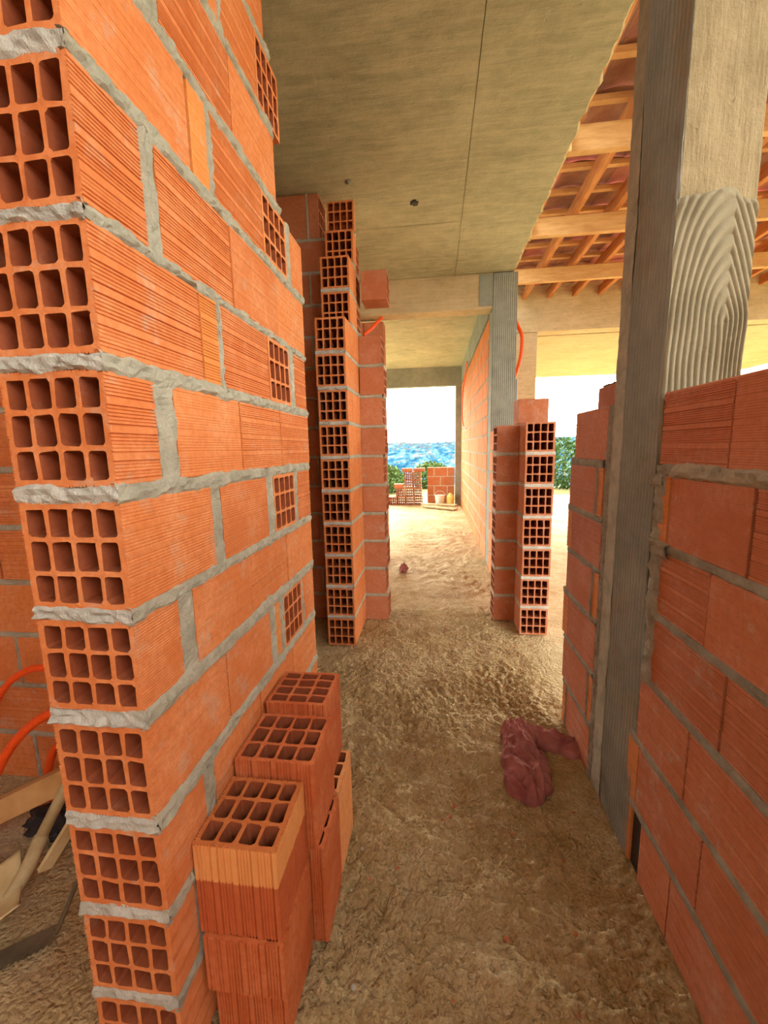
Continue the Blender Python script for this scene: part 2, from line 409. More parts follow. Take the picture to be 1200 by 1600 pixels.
# ---- ceiling slab: shuttering panels with open seams
HC = 3.0
mb = MB()
ys = [-2.6, -1.2, .35, 1.75, 3.50, 4.52, 4.70, 6.2, 7.5, 8.3, 9.3]
xs = [-6, -3.4, -1.85, -.55 - .5, .20, .775]
for i, (xa, xb) in enumerate(zip(xs, xs[1:])):
    for j, (ya, yb) in enumerate(zip(ys, ys[1:])):
        z = HC + random.uniform(0, .005)
        nx = max(2, int((xb-xa)/.08)); ny = max(2, int((yb-ya)/.08)); g = .0018
        if i == 4: # ragged cast edge
            def f(u, v, xa=xa, xb=xb, ya=ya, yb=yb, z=z):
                y = ya+g+(yb-ya-2*g)*v; e = xb + .016*fn(y, 0, 0, 9) + .010*fn(y, 3, 0, 30)
                return (xa+g+(e-xa-2*g)*u, y, z + .0025*fn(xa+u, y, 0, 4))
            ny = max(2, int((yb-ya)/.02))
            ids = mb.grid(f, nx, ny, 'ceiling')
            lipt = [mb.vert((mb.v[q][0]+.004+.006*random.random(), mb.v[q][1], HC+.13)) for q in ids[-1]]
            lipm = [mb.vert((mb.v[q][0]+.008+.006*random.random(), mb.v[q][1], HC+.012)) for q in ids[-1]]
            for q in range(ny):
                mb.face((ids[-1][q], ids[-1][q+1], lipm[q+1], lipm[q]), 'soffit'); mb.face((lipm[q], lipm[q+1], lipt[q+1], lipt[q]), 'beam')
        else:
            mb.grid(lambda u, v: (xa+g+(xb-xa-2*g)*u, ya+g+(yb-ya-2*g)*v, z + .0025*fn(xa+u, ya+v, 0, 4)), nx, ny, 'ceiling')
mb.box(-6, .765, -2.6, 9.3, HC+.012, HC+.14, 'ceiling')
ce = tag(mb.build('ceiling'), 'board-marked concrete slab overhead with seams and a small hole', 'ceiling', kind='structure')
# black blob painting the shade of a hole, and a knob on the slab
mb = MB()
def blob(mb, c, r, k, sq=(1, 1, 1), amp=.3, n=10, sd=0):
    def f(u, v):
        th = u*2*math.pi; ph = (v-.5)*math.pi; d = Vector((math.cos(ph)*math.cos(th), math.cos(ph)*math.sin(th), math.sin(ph)))
        rr = r*(1+amp*fn(d.x+sd, d.y, d.z, 2.2)); return (c[0]+d.x*rr*sq[0], c[1]+d.y*rr*sq[1], c[2]+d.z*rr*sq[2])
    mb.grid(f, n*2, n, k)
blob(mb, (-.14, 3.20, HC+.006), .034, 'dark', (1, 1.3, .45), .4)
part_hole = mb.build('hole'); part_hole.parent = ce
mb = MB(); blob(mb, (-.547, 2.9, HC), .02, 'mortar_grey', (1, 1, 1), .4)
o = mb.build('nib'); o.parent = ce

# ---- near brick pier/wall on the left (right face x=-.515, thickness .188)
XL = -.515; TL = .188
tfL = lambda p: (XL-p[1], p[0], p[2])
zb = [0.0, .214, .421, .624, .842, 1.034, 1.247, 1.456, 1.668, 1.89, 2.10, 2.312, 2.525, 2.738]
zt = [.19, .396, .597, .812, 1.013, 1.222, 1.433, 1.652, 1.867, 2.076, 2.288, 2.50, 2.712, 2.99]
seg = [
 [(.612, .90, 'S'), (.903, 1.19, 'S'), (1.20, 1.49, 'S'), (1.50, 1.64, 'S')],
 [(.612, .70, 'S'), (.74, 1.02, 'S'), (1.023, 1.29, 'S'), (1.29, 1.48, 'H'), (1.50, 1.64, 'S')],
 [(.612, .765, 'S'), (.808, 1.072, 'S'), (1.074, 1.351, 'S'), (1.353, 1.638, 'S')],
 [(.612, .902, 'S'), (.904, 1.179, 'S'), (1.215, 1.262, 'O'), (1.285, 1.478, 'H'), (1.492, 1.642, 'S')],
 [(.612, .739, 'S'), (.786, 1.068, 'S'), (1.070, 1.353, 'S'), (1.355, 1.645, 'S')],
 [(.612, .895, 'S'), (.934, 1.213, 'S'), (1.266, 1.466, 'H'), (1.488, 1.653, 'S')],
 [(.612, .732, 'S'), (.786, 1.068, 'S'), (1.070, 1.359, 'S'), (1.361, 1.67, 'S')],
 [(.612, .908, 'S'), (.910, .985, 'O'), (1.0, 1.285, 'S'), (1.286, 1.473, 'H'), (1.527, 1.667, 'S')],
 [(.612, .757, 'S'), (.796, 1.08, 'S'), (1.082, 1.393, 'S'), (1.395, 1.678, 'S')],
 [(.612, .925, 'S'), (.932, 1.004, 'O'), (1.018, 1.307, 'S'), (1.309, 1.508, 'H'), (1.55, 1.689, 'S')],
 [(.612, .80, 'S'), (.85, 1.138, 'S'), (1.140, 1.438, 'S')],
 [(.612, .90, 'S'), (.93, 1.10, 'S'), (1.11, 1.322, 'S'), (1.324, 1.502, 'H')],
 [(.612, .84, 'S'), (.86, 1.14, 'S'), (1.15, 1.408, 'S')],
 [(.612, .90, 'S'), (.905, 1.19, 'S'), (1.20, 1.42, 'S')],
]
mb = MB(tfL)
lay_wall(mb, list(zip(zb, zt, seg)), TL, GF, .42, 'brick', 'mortar', faces=(0,), bulge=.0045, wav=.0095, ends=(True, True), end_mortar='mortar_pale', rough=.0055, wide=.004, step=.008)
tag(mb.build('wall_left'), 'tall orange hollow-brick wall end standing close on the left', 'wall', kind='structure')

# ---- wall behind it, running left (faces the camera)
mb = MB(lambda p: (p[0], 1.315+p[1], p[2]))
lay_wall(mb, regular(14, -3.4, -.71, h=.19), .185, (.0022, 6), .3, 'brick', 'mortar', faces=(0,), open_ends=(False, False), wav=.004)
tag(mb.build('wall_back_left'), 'orange brick wall in the shade behind the near left wall end', 'wall', kind='structure')
mb = MB(lambda p: (-3.4-p[1], p[0], p[2]))  # unseen wall added so the left-hand room stays dark
lay_wall(mb, regular(14, 1.5, 3.2), .185, None, 1, 'brick_red', 'mortar', faces=(0,), open_ends=(False, False), step=.05)
tag(mb.build('wall_side_left_blocker'), 'unseen brick wall added deep in the left-hand room to keep light out', 'wall', kind='structure')

# ---- unseen walls added behind the camera to cut the light from there
mb = MB(lambda p: (p[0], -2.4-p[1], p[2]))
lay_wall(mb, regular(12, -3.4, 3.2), .185, None, 1, 'brick_red', 'mortar', faces=(), open_ends=(False, False), step=.1)
tag(mb.build('wall_back_blocker'), 'unseen brick wall added behind the viewer to block light', 'wall', kind='structure')
mb = MB(lambda p: (-3.42-p[1], p[0], p[2]))
lay_wall(mb, regular(14, -2.4, 1.3), .185, None, 1, 'brick_red', 'mortar', faces=(), open_ends=(False, False), step=.1)
tag(mb.build('wall_side_back_left_blocker'), 'unseen brick wall added far left of the near wall end to block light', 'wall', kind='structure')

# ---- cross wall on the left with its toothed stem
rs = random.getstate()
mb = MB(lambda p: (p[0], 2.98+p[1], p[2]))
crs = []
for c in range(14):
    z0 = c*.2095; z1 = z0+.188; segs = []; x = -3.4 + (.15 if c % 2 else 0)
    while x < -1.0: segs.append((x, x+.288, 'S')); x += .30
    if c < 10:
        e = -.355 if c % 2 == 0 else -.37
        segs += [(x, -.716, 'S'), (-.714, -.535, 'S'), (-.53, e, 'S')]
    elif c == 13: z1 = 2.998; segs += [(x, -.775, 'S')]
    else: segs += [(x, -.716, 'S'), (-.71, -.54, 'S')]
    crs.append((z0, z1, segs))
lay_wall(mb, crs, .185, None, 1, 'brick_red', 'mortar', faces=(0,), open_ends=(False, True), wav=.004, step=.03)
hollow_brick(mb, -.50, -.325, -.004, .18, 11*.2095, 11*.2095+.188, 's', False, True, mat='brick_red', depth=.06)
# stem, every brick end on to the camera
fr = [0, 0, 0, 0, 0, 0, 0, 0, 0, 0, .20, .20, .33, .40]
for c in range(14):
    z0 = c*.2095+.004; z1 = z0+.188
    y0 = -.44 + fr[c]; j = random.uniform(-.006, .006)
    xa, xb = -.714+j, -.530+j
    y = y0; L = .285 if c % 2 == 0 else .15; first = True
    while y < -.01:
        y2 = min(y+L, -.003)
        if -.003-y2 < .04: y2 = -.003
        hollow_brick(mb, xa, xb, y, y2, z0, z1, 't', first, False, mat='brick', groove=(.0009, 5), depth=.13, tone=random.uniform(.5, 1))
        y = y2+.004; L = .285; first = False
    if c < 13:
        mb.box(xa+.004, xb-.004, max(y0, -.44+fr[c+1])+.004, 0, z1-.002, z0+.2115, 'mortar')
        bead(mb, (xa, max(y0, -.44+fr[c+1]), z1+.011), (1, 0, 0), xb-xa, (0, 0, 1), .022, (0, -1, 0), .004, .005, 'mortar_pale')
        bead(mb, (xb, max(y0, -.44+fr[c+1]), z1+.011), (0, 1, 0), -max(y0, -.44+fr[c+1]), (0, 0, 1), .022, (1, 0, 0), .003, .005, 'mortar')
for c in range(9):    # mortar on the right-hand end of the cross wall
    bead(mb, (-.362, .0, c*.2095+.199), (0, 1, 0), .185, (0, 0, 1), .022, (1, 0, 0), .003, .005, 'mortar')
tag(mb.build('wall_cross_left'), 'brick cross wall with toothed stem of brick ends, left of the passage', 'wall', kind='structure')

# ---- brick pier further back on the left under the beam
mb = MB(lambda p: (p[0], 4.62+p[1], p[2]))
lay_wall(mb, regular(12, -2.4, -.548, h=.2, p=.2215), .2, None, 1, 'brick_red', 'mortar_grey', faces=(0,), open_ends=(False, False), step=.04)
tag(mb.build('wall_far_left'), 'dark red brick wall under the beam behind the left cross wall', 'wall', kind='structure')

# ---- right-hand near wall (face x=.60)
XR = .60; TR = .185
tfR = lambda p: (XR+p[1], p[0], p[2])
zr = [(0, .19), (.215, .405), (.427, .617), (.64, .818), (.84, 1.012), (1.034, 1.213), (1.242, 1.43)]
sr = [
 [(-.45, -.16, 'S'), (-.155, .13, 'S'), (.135, .41, 'S'), (.415, .70, 'S'), (.703, .989, 'S'), (.991, 1.145, 'S'), (1.203, 1.25, 'O')],
 [(-.3, 0, 'S'), (.01, .30, 'S'), (.303, .597, 'S'), (.60, .890, 'S'), (.892, 1.186, 'S'), (1.190, 1.255, 'O')],
 [(-.45, -.2, 'S'), (-.19, .10, 'S'), (.104, .39, 'S'), (.392, .68, 'S'), (.682, .971, 'S'), (.974, 1.21, 'S')],
 [(-.3, 0, 'S'), (.005, .29, 'S'), (.293, .583, 'S'), (.585, .874, 'S'), (.877, 1.165, 'S')],
 [(-.45, -.2, 'S'), (-.195, .09, 'S'), (.093, .38, 'S'), (.383, .665, 'S'), (.667, .954, 'S'), (.957, 1.20, 'S')],
 [(-.3, 0, 'S'), (.003, .28, 'S'), (.283, .565, 'S'), (.567, .850, 'S'), (.856, 1.137, 'S'), (1.140, 1.185, 'O')],
 [(-.45, -.2, 'S'), (-.195, .09, 'S'), (.093, .36, 'S'), (.363, .648, 'S'), (.650, .937, 'S'), (.940, 1.205, 'S')],
]
mb = MB(tfR)
lay_wall(mb, [(a, b, s_) for (a, b), s_ in zip(zr, sr)], TR, (.0022, 7), .15, 'brick_red', 'mortar_grey', faces=(0,), bulge=.002, wav=.005, open_ends=(False, False), max_gap=.05)
# thick mortar against the column
bead(mb, (1.185, 0, .62), (0, 0, 1), .62, (1, 0, 0), .05, (0, -1, 0), .006, .012, 'mortar_grey', rough=.008)
bead(mb, (1.165, 0, 1.20), (1, 0, 0), .05, (0, 0, 1), .03, (0, -1, 0), .012, .012, 'mortar_grey', rough=.012)
bead(mb, (.80, 0, 1.228), (1, 0, 0), .33, (0, 0, 1), .035, (0, -1, 0), .009, .010, 'mortar', rough=.010)
bead(mb, (1.12, 0, 1.02), (1, 0, 0), .08, (0, 0, 1), .045, (0, -1, 0), .012, .014, 'mortar_grey', rough=.012)
mb.box(1.146, 1.202, .008, TR, 0, .19, 'dark')  # nearly flush black box stands in for the shade inside the gap
tag(mb.build('wall_right'), 'waist-high grooved red brick wall close on the right', 'wall', kind='structure')

# ---- short wall behind the column
mb = MB(tfR)
sm = [
 [(1.56, 1.84, 'S'), (1.85, 1.90, 'O')], [(1.56, 1.60, 'O'), (1.61, 1.92, 'S')], [(1.56, 1.875, 'S'), (1.88, 1.955, 'O')],
 [(1.56, 1.615, 'O'), (1.625, 1.925, 'S')], [(1.56, 1.88, 'S'), (1.885, 1.945, 'O')], [(1.575, 1.62, 'O'), (1.64, 1.935, 'S')], [(1.555, 1.85, 'S'), (1.855, 1.895, 'O')]]
lay_wall(mb, [(a, b, s_) for (a, b), s_ in zip(zr, sm)], TR, (.0013, 6), .2, 'brick_red', 'mortar_grey', faces=(0,), bulge=.003, wav=.006, open_ends=(False, True))
bead(mb, (1.535, 0, 0), (0, 0, 1), 1.43, (1, 0, 0), .04, (0, -1, 0), .002, .010, 'mortar_grey', rough=.006)
mb.box(1.512, 1.558, .004, TR, 0, 1.42, 'mortar_grey')
tag(mb.build('wall_middle_right'), 'short stretch of brick wall just behind the near concrete column', 'wall', kind='structure')

# ---- right cross wall with its stem of brick ends
mb = MB(lambda p: (p[0], 3.02+p[1], p[2]))
for c in range(7):
    z0 = c*.2085+.004; z1 = z0+.186
    hollow_brick(mb, .432, .59, 0, .18, z0, z1, 's', True, False, mat='brick_red', depth=.10, groove=None, tone=.3)
    if c < 6:
        mb.box(.436, .59, .004, .178, z1-.002, z0+.21, 'mortar')
        bead(mb, (.43, 0, z1+.011), (1, 0, 0), .16, (0, 0, 1), .022, (0, -1, 0), .002, .004, 'mortar')
        bead(mb, (.432, 0, z1+.011), (0, 1, 0), .18, (0, 0, 1), .022, (-1, 0, 0), .002, .004, 'mortar')
    xa = .578+random.uniform(-.003, .003)
    hollow_brick(mb, xa, xa+.184, -.23, -.003, z0+.004, z1+.006, 't', True, False, mat='brick_red', depth=.14, tone=random.uniform(.4, .8))
    if c < 6:
        mb.box(xa+.004, xa+.18, -.226, 0, z1+.004, z0+.214, 'mortar')
        bead(mb, (xa, -.23, z1+.015), (1, 0, 0), .184, (0, 0, 1), .022, (0, -1, 0), .002, .004, 'mortar_pale')
        bead(mb, (xa, -.23, z1+.015), (0, 1, 0), .22, (0, 0, 1), .022, (-1, 0, 0), .002, .004, 'mortar')
tag(mb.build('wall_cross_right'), 'low brick cross wall with stem of dark brick ends, right of the passage', 'wall', kind='structure')

# ---- long wall on the right
mb = MB(lambda p: (.572+p[1], p[0], p[2]))
lay_wall(mb, regular(7, 3.21, 4.49, gap=.014), .18, None, 1, 'brick', 'mortar_grey', faces=(0,), open_ends=(False, False), step=.03, wav=.003, bulge=-.001)
a_ = regular(13, 4.76, 6.90, gap=.016, p=.2045, h=.184); b_ = regular(13, 6.99, 9.40, gap=.016, p=.2045, h=.184)
for q in (a_, b_):
    lay_wall(mb, q, .18, None, 1, 'brick', 'mortar_grey', faces=(0,), open_ends=(False, False), step=.04, wav=.003, bulge=-.002)
mb.box(6.90, 6.99, .004, .18, 0, 2.667, 'mortar_grey')
tag(mb.build('wall_far_right'), 'long pale-orange brick wall receding on the right towards the opening', 'wall', kind='structure')

# ================================================================== concrete frame
# near column on the right
x0, x1, y0, y1 = .600, .785, 1.218, 1.512
col = empty('concrete_column', ((x0+x1)/2, (y0+y1)/2, 0))
tag(col, 'tall concrete column with combed render rising beside the near right wall', 'column')
mb = MB(); mb.box(x0+.004, x1, y0+.004, y1, 0, 3.6, 'concrete', .004); part(mb, 'shaft', col)
mb = MB()   # combed render on the face towards the passage, vertical teeth marks
def cf(u, v):
    y = y0 + (y1-.072-y0)*u; z = 3.2*v; ph = (y + .006*fn(0, y, z, 1.3)+.004*fn(0, 2, z, 4))/.0185
    hh = .0095*abs(math.sin(math.pi*ph))**.6; hh *= .35+.65*min(1, max(0, .7+fn(0, y*2, z, 3)*1.6))
    return (x0 - hh + .0060 + .0012*fn(0, y, z, 30), y, z)
mb.grid(cf, 200, 300, 'comb_dark')
part(mb, 'combed_side_render', col)
mb = MB()
def sf(u, v):
    y = y1-.074+.074*u; z = 3.2*v; return (x0 - .001 + .003*fn(0, y, z, 12) + .002*fn(0, y, z, 45), y, z)
mb.grid(sf, 12, 300, 'mortar'); part(mb, 'smooth_render_strip', col)
mb = MB()   # curved comb marks on the face towards the camera
def ff(u, v):
    x = x0-.001 + (x1-x0+.002)*u; z = 1.0 + 1.02*v; xc, zc = .735, 1.60; dz = max(0, z-zc)
    r = math.sqrt((x-xc)**2 + (dz*.36)**2) if x < xc else math.sqrt((x-xc)**2*.25+(dz*.36)**2) + (x-xc)*.9
    ph = (r + .004*fn(x, 0, z, 9))/.0150; top = 1.93 - .35*abs(x-.70) + .03*fn(x, 0, z, 14)
    m_ = min(1, max(0, (top-z)/.02)); return (x, y0 + .007 - m_*(.0055+.0075*abs(math.sin(math.pi*ph))*(.6+.6*abs(fn(x, 1, z, 7)+.5))), z)
mb.grid(ff, 130, 300, 'comb'); part(mb, 'combed_front_render', col)

# far column at the beam
x0, x1, y0, y1 = .574, .815, 4.50, 4.75
col = empty('concrete_column', ((x0+x1)/2, (y0+y1)/2, 0))
tag(col, 'ribbed grey concrete column carrying the slab at the far end of the near ceiling', 'column')
mb = MB(); mb.box(x0, x1, y0, y1, 0, 2.995, 'comb_dark', .004); part(mb, 'shaft', col)
mb = MB()
def cf2(u, v):
    x = x0+.004+(x1-x0-.008)*u; z = .2+2.78*v; ph = (x+.004*fn(x, 0, z, 3))/.020
    return (x, y0 - .0005 - .004*abs(math.sin(math.pi*ph)), z)
mb.grid(cf2, 110, 60, 'comb_dark'); part(mb, 'combed_render', col)
# rear right column under the big beam
col = empty('concrete_column', (1.32, 6.62, 0)); tag(col, 'pale concrete column under the wide beam beyond the brick ends', 'column')
mb = MB(); mb.box(1.165, 1.47, 6.51, 6.74, 0, 2.91, 'beam', .004); part(mb, 'shaft', col)
# corner column at the opening
col = empty('concrete_column', (.50, 9.5, 0)); tag(col, 'slim grey concrete column on the right edge of the bright opening', 'column')
mb = MB(); mb.box(.445, .62, 9.41, 9.58, 0, 2.62, 'comb_dark', .004); part(mb, 'shaft', col)

# beams
mb = MB(); mb.box(-6, .572, 4.505, 4.70, 2.667, 3.0, 'beam', .005); mb.box(.44, .572, 4.497, 4.505, 2.69, 2.985, 'comb_dark')
tag(mb.build('concrete_beam', loc=(-2.7, 4.6, 2.667)), 'board-marked concrete beam crossing the passage below the slab', 'beam')
mb = MB(); mb.box(-6, .60, 9.30, 9.50, 2.61, 3.01, 'comb_dark', .005)
tag(mb.build('concrete_beam', loc=(-2.7, 9.4, 2.61)), 'shaded grey concrete beam over the bright opening at the end', 'beam')
mb = MB(); mb.box(.56, .77, 4.755, 9.29, 2.667, 2.999, 'comb_dark', .005)
tag(mb.build('concrete_beam', loc=(.66, 7, 2.667)), 'concrete beam running along the top of the long right wall', 'beam')
mb = MB(); mb.box(.80, 7.0, 6.5, 6.75, 2.915, 3.75, 'beam', .005)
tag(mb.build('concrete_beam', loc=(3.9, 6.6, 2.915)), 'wide pale beam carrying the rafters across the right room', 'beam')
mb = MB(); mb.grid(lambda u, v: (.79+6.2*u, 6.755+3.95*v, 2.91+.004*fn(u*6, v*4, 0, 3)), 60, 40, 'soffit'); mb.box(.79, 7, 6.755, 10.705, 2.92, 3.08, 'soffit')
tag(mb.build('ceiling_porch'), 'bright yellowish concrete porch ceiling beyond the wide beam', 'ceiling', kind='structure')

# ================================================================== timber roof on the right
roof = empty('timber_roof', (3.5, 2.5, 3.2)); tag(roof, 'open timber roof with clay tiles seen past the ragged slab edge', 'roof')
RX0, RX1 = .80, 7.0
for y in (.95, 2.05, 3.17, 4.29, 5.41):
    mb = MB(); mb.box(RX0, RX1, y, y+.055, 3.20, 3.355, 'timber', .003); part(mb, 'joist', roof)
    if y > 1:
        mb = MB(); mb.box(RX0+.012, RX0+.075, y-.07, y-.01, 3.16, 3.56, 'timber', .003); part(mb, 'post', roof)
x = .90
while x < 5.6:
    mb = MB(); mb.box(x, x+.05, -.2, 6.495, 3.357, 3.475, 'timber_red', .003); part(mb, 'rafter', roof); x += .34
y = .2; k = 0
while y < 6.45:
    mb = MB(); mb.box(RX0-.02, RX1, y, y+.045, 3.477, 3.515, 'timber', .002); part(mb, 'batten', roof); y += .33; k += 1
mb = MB(); random.seed(5)
nx_, ny_ = 30, 19
for j in range(ny_):
    for i in range(nx_):
        xa = .62+i*.215; ya = .05+j*.345
        mb.cur = (random.random(), 0, 0); kk = 'tile_pink' if (random.random() < .12 + .5*(xa > 1.9)) else 'tile'
        def ft(u, v): return (xa+.235*u, ya+.40*v, 3.520+.020*v+.016*math.sin(math.pi*u)+(.003 if i % 2 else 0))
        mb.grid(ft, 6, 1, kk)
part(mb, 'roof_tiles', roof)

# ================================================================== loose bricks on the floor at the left
def loose(label, x0, x1, y0, y1, z0, z1, nu=4, nv=3, tone=.5, mat='brick_loose', two=None, rot=0.0, axis='z', groove=(.0034, 5), group='loose bricks stacked on end by the left wall'):
    cx, cy = (x0+x1)/2, (y0+y1)/2; mb = MB()
    hollow_brick(mb, x0-cx, x1-cx, y0-cy, y1-cy, 0, z1-z0, axis, True, True, nu=nu, nv=nv, depth=.13, groove=groove, mat=mat, tone=tone, dust=.1, jit=.0009)
    if two: mb.cur = (tone, 0, .1)
    o = mb.build('hollow_brick'); o.location = (cx, cy, z0+.001); o.rotation_euler = (0, 0, rot)
    if two:
        o.data.materials[0] = M['two_tone']
    return tag(o, label, 'brick', group)
t = NT('two_tone_terracotta')
sp = t.n('ShaderNodeSeparateXYZ'); t.l(t.co, sp.inputs[0])
f_ = t.ramp(t.math('ADD', sp.outputs[2], t.math('MULTIPLY', t.noise(90, 2, .5), .008)), [(.134, (0, 0, 0)), (.136, (1, 1, 1))])
cc = t.mix(f_, t.mix(t.noise(30, 4), (.40, .085, .028), (.60, .16, .055)), t.mix(t.noise(20, 4), (.68, .27, .08), (.80, .40, .15)))
# the cut rim keeps the darker clay colour
f2 = t.ramp(sp.outputs[2], [(.2155, (0, 0, 0)), (.2165, (1, 1, 1))]); cc = t.mix(f2, cc, (.50, .14, .04))
t.col(cc); t.bump(t.math('ADD', t.noise(200, 4, .7), t.noise(30, 3, .6)), .35, .004); M['two_tone'] = t.m
loose('half brick lying on the floor at the bottom of the front stack', -.488, -.322, .692, .868, .0, .133, tone=.3)
loose('half brick under the two-toned one in the front stack', -.498, -.318, .680, .872, .134, .270, tone=.45)
loose('two-toned brick, yellow above and red below, topping the front stack', -.508, -.324, .690, .873, .272, .490, tone=.6, two=True)
loose('brick on end at the front right, under the middle top brick', -.470, -.284, .885, 1.050, 0, .287, tone=.4)
loose('dark brick with four rows of three holes facing up, topping the middle stack', -.508, -.300, .882, 1.068, .289, .530, tone=.35)
loose('yellowish brick on the floor at the far right of the stack', -.478, -.287, 1.062, 1.236, 0, .288, tone=.9, mat='brick').data.materials[0] = M['brick']
M['yellow_clay'] = brick_material('yellow_terracotta', (.80, .38, .14), (.66, .27, .09), (.80, .42, .2), .1)
for o in C.objects:
    if o.get('label', '').startswith('yellowish brick'): o.data.materials[0] = M['yellow_clay']
    if o.get('label', '').startswith('dark brick with four'): o['label'] = 'ribbed red brick on end in the middle of the stack top'
loose('rearmost top brick of the stack, rough broken right side', -.503, -.318, 1.074, 1.25, .290, .560, nu=3, nv=4, tone=.2)

# broken block on top of the short wall
mb = MB(); hollow_brick(mb, -.07, .07, -.085, .085, 0, .085, 't', False, False, mat='brick_red', tone=.1)
mb.grid(lambda u, v: (-.068+.136*u, -.083+.166*v, .085+.010*abs(fn(u*9, v*9, 0))+.003), 14, 16, 'mortar_grey')
o = mb.build('broken_brick'); o.location = (.715, 1.70, 1.432); tag(o, 'dark broken brick piece lying on the wall beside the near column', 'brick')
mb = MB(); hollow_brick(mb, -.10, .10, -.09, .09, 0, .165, 's', False, False, mat='brick_red', tone=.2, groove=None)
o = mb.build('hollow_brick'); o.location = (.675, 3.12, 1.452); tag(o, 'single brick sitting on top of the right cross wall', 'brick')

# ================================================================== stack of hollow bricks by the opening
G = 'hollow bricks piled by the far opening'
mb = MB(); hollow_brick(mb, -.093, .093, -.14, .14, 0, .188, 't', True, True, mat='brick_red', through=True, tone=.0, dust=.1)
stk = mb.build('hollow_brick')
mbs = MB(); hollow_brick(mbs, -.14, .14, -.093, .093, 0, .12, 's', False, False, mat='brick_red', tone=.5, dust=.1)
flat = mbs.build('hollow_brick')
spots = [(-1.02, 0, 'leftmost brick end in the bottom row of the far pile'), (-.825, 0, 'second brick end in the bottom row of the far pile'),
         (-.625, 0, 'third brick end in the bottom row of the far pile'), (-.425, 0, 'right end brick in the bottom row of the far pile'),
         (-.845, 1, 'left brick end in the second row of the far pile'), (-.635, 1, 'middle brick end in the second row of the far pile'), (-.44, 1, 'right brick end in the second row of the far pile'),
         (-.65, 2, 'left brick end in the third row of the far pile'), (-.45, 2, 'right brick end in the third row of the far pile'),
         (-.655, 3, 'left brick end in the fourth row of the far pile'), (-.455, 3, 'right brick end in the fourth row of the far pile')]
for i, (x, r, lb) in enumerate(spots):
    o = stk if i == 0 else stk.copy()
    if i: C.objects.link(o)
    o.location = (x+.04, 9.56+(.02 if i % 2 else 0), r*.190+.002); tag(o, lb, 'brick', G)
for i, (x, r, lb) in enumerate([(-.875, 2, 'flat brick lying on the low left step of the far pile'), (-.68, 4, 'left flat brick capping the far pile'), (-.40, 4, 'right flat brick capping the far pile')]):
    o = flat if i == 0 else flat.copy()
    if i: C.objects.link(o)
    o.scale = (.78, 1, .8) if i == 0 else (.85, 1, .62)
    o.location = (x+.04, 9.56, r*.190+.003); tag(o, lb, 'brick', G)
# low parapet at the opening
mb = MB(lambda p: (p[0], 9.60+p[1], p[2]))
lay_wall(mb, regular(4, -.18, .44, p=.215, h=.198, gap=.018), .14, None, 1, 'brick_red', 'mortar_pale', faces=(0,), open_ends=(False, False), wav=.002, bulge=0)
tag(mb.build('wall_parapet'), 'low red brick parapet across the right half of the far opening', 'wall', kind='structure')
for i, (a, b, lb) in enumerate([((-.22, 9.00, .03), (.42, 8.55, .03), 'grey plank on the floor before the parapet, lower one'), ((-.30, 9.18, .06), (.44, 8.80, .075), 'grey plank laid over another before the parapet')]):
    mb = MB(); mb.bar(a, b, .14, .028, 'pole_wood'); tag(mb.build('plank', loc=(a[0], a[1], 0)), lb, 'plank')
# pail and yellow tub
bk = empty('bucket', (.10, 9.3, 0)); tag(bk, 'white bucket standing before the red parapet', 'bucket')
mb = MB(); mb.tube([(.10, 9.3, 0), (.10, 9.3, .22), (.10, 9.3, .24)], [.085, .11, .118], 'white', 20); part(mb, 'body', bk)
mb = MB(); mb.tube([(.10+.115*math.cos(a), 9.24, .24+.1*math.sin(a)) for a in [math.pi*q/10 for q in range(11)]], .005, 'white', 6); part(mb, 'handle', bk)
mb = MB(); mb.tube([(.33, 9.3, 0), (.33, 9.3, .2), (.33, 9.3, .24), (.33, 9.3, .28)], [.08, .08, .05, .035], 'yellow', 18)
tag(mb.build('canister', loc=(.33, 9.3, 0)), 'yellow canister beside the white bucket by the parapet', 'canister')

# ================================================================== conduits
def spline(pts, n=60):
    out = []; P = [Vector(p) for p in pts]; P = [P[0]*2-P[1]] + P + [P[-1]*2-P[-2]]; m = len(P)-3
    for i in range(n+1):
        t_ = i/n*m; k = min(int(t_), m-1); u = t_-k; a, b, c, d = P[k:k+4]
        out.append(.5*((2*b)+(c-a)*u+(2*a-5*b+4*c-d)*u*u+(3*b-a-3*c+d)*u**3))
    return out
def hose(pts, r, label, n=90, name='corrugated_conduit'):
    mb = MB(); mb.tube(spline(pts, n), r, 'hose', 12, -.10)
    return tag(mb.build(name, loc=tuple(pts[0])), label, 'conduit')
hose([(-2.2, 1.15, .02), (-1.75, 1.20, .22), (-1.59, 1.22, .44), (-1.50, 1.22, .515), (-1.40, 1.22, .545), (-1.25, 1.22, .50), (-1.1, 1.2, .3)], .0125, 'orange corrugated conduit, upper loop against the shaded brick wall', 140)
hose([(-1.62, 1.08, .015), (-1.56, 1.08, .10), (-1.50, 1.08, .21), (-1.40, 1.09, .355), (-1.27, 1.10, .455), (-1.10, 1.10, .50), (-.95, 1.1, .42)], .0155, 'orange corrugated conduit, lower loop passing behind the wall end', 140)
hose([(-1.42, 1.20, .03), (-1.43, 1.20, .10), (-1.415, 1.2, .17), (-1.38, 1.20, .24), (-1.3, 1.2, .3)], .014, 'short orange conduit rising beside the grey pole', 60)
mb = MB(); blob(mb, (-1.42, .93, .05), .05, 'hose', (1, 1, 1), .1, 12)
tag(mb.build('conduit_coil_end', loc=(-1.42, .93, 0)), 'red plastic lump on the floor at the left edge', 'plastic')
hose([(.80, 4.62, 2.62), (.83, 4.55, 2.50), (.865, 4.5, 2.38), (.86, 4.5, 2.2), (.83, 4.52, 2.06), (.80, 4.6, 1.95)], .018, 'bright red conduit bowed out of the ribbed column edge', 60)
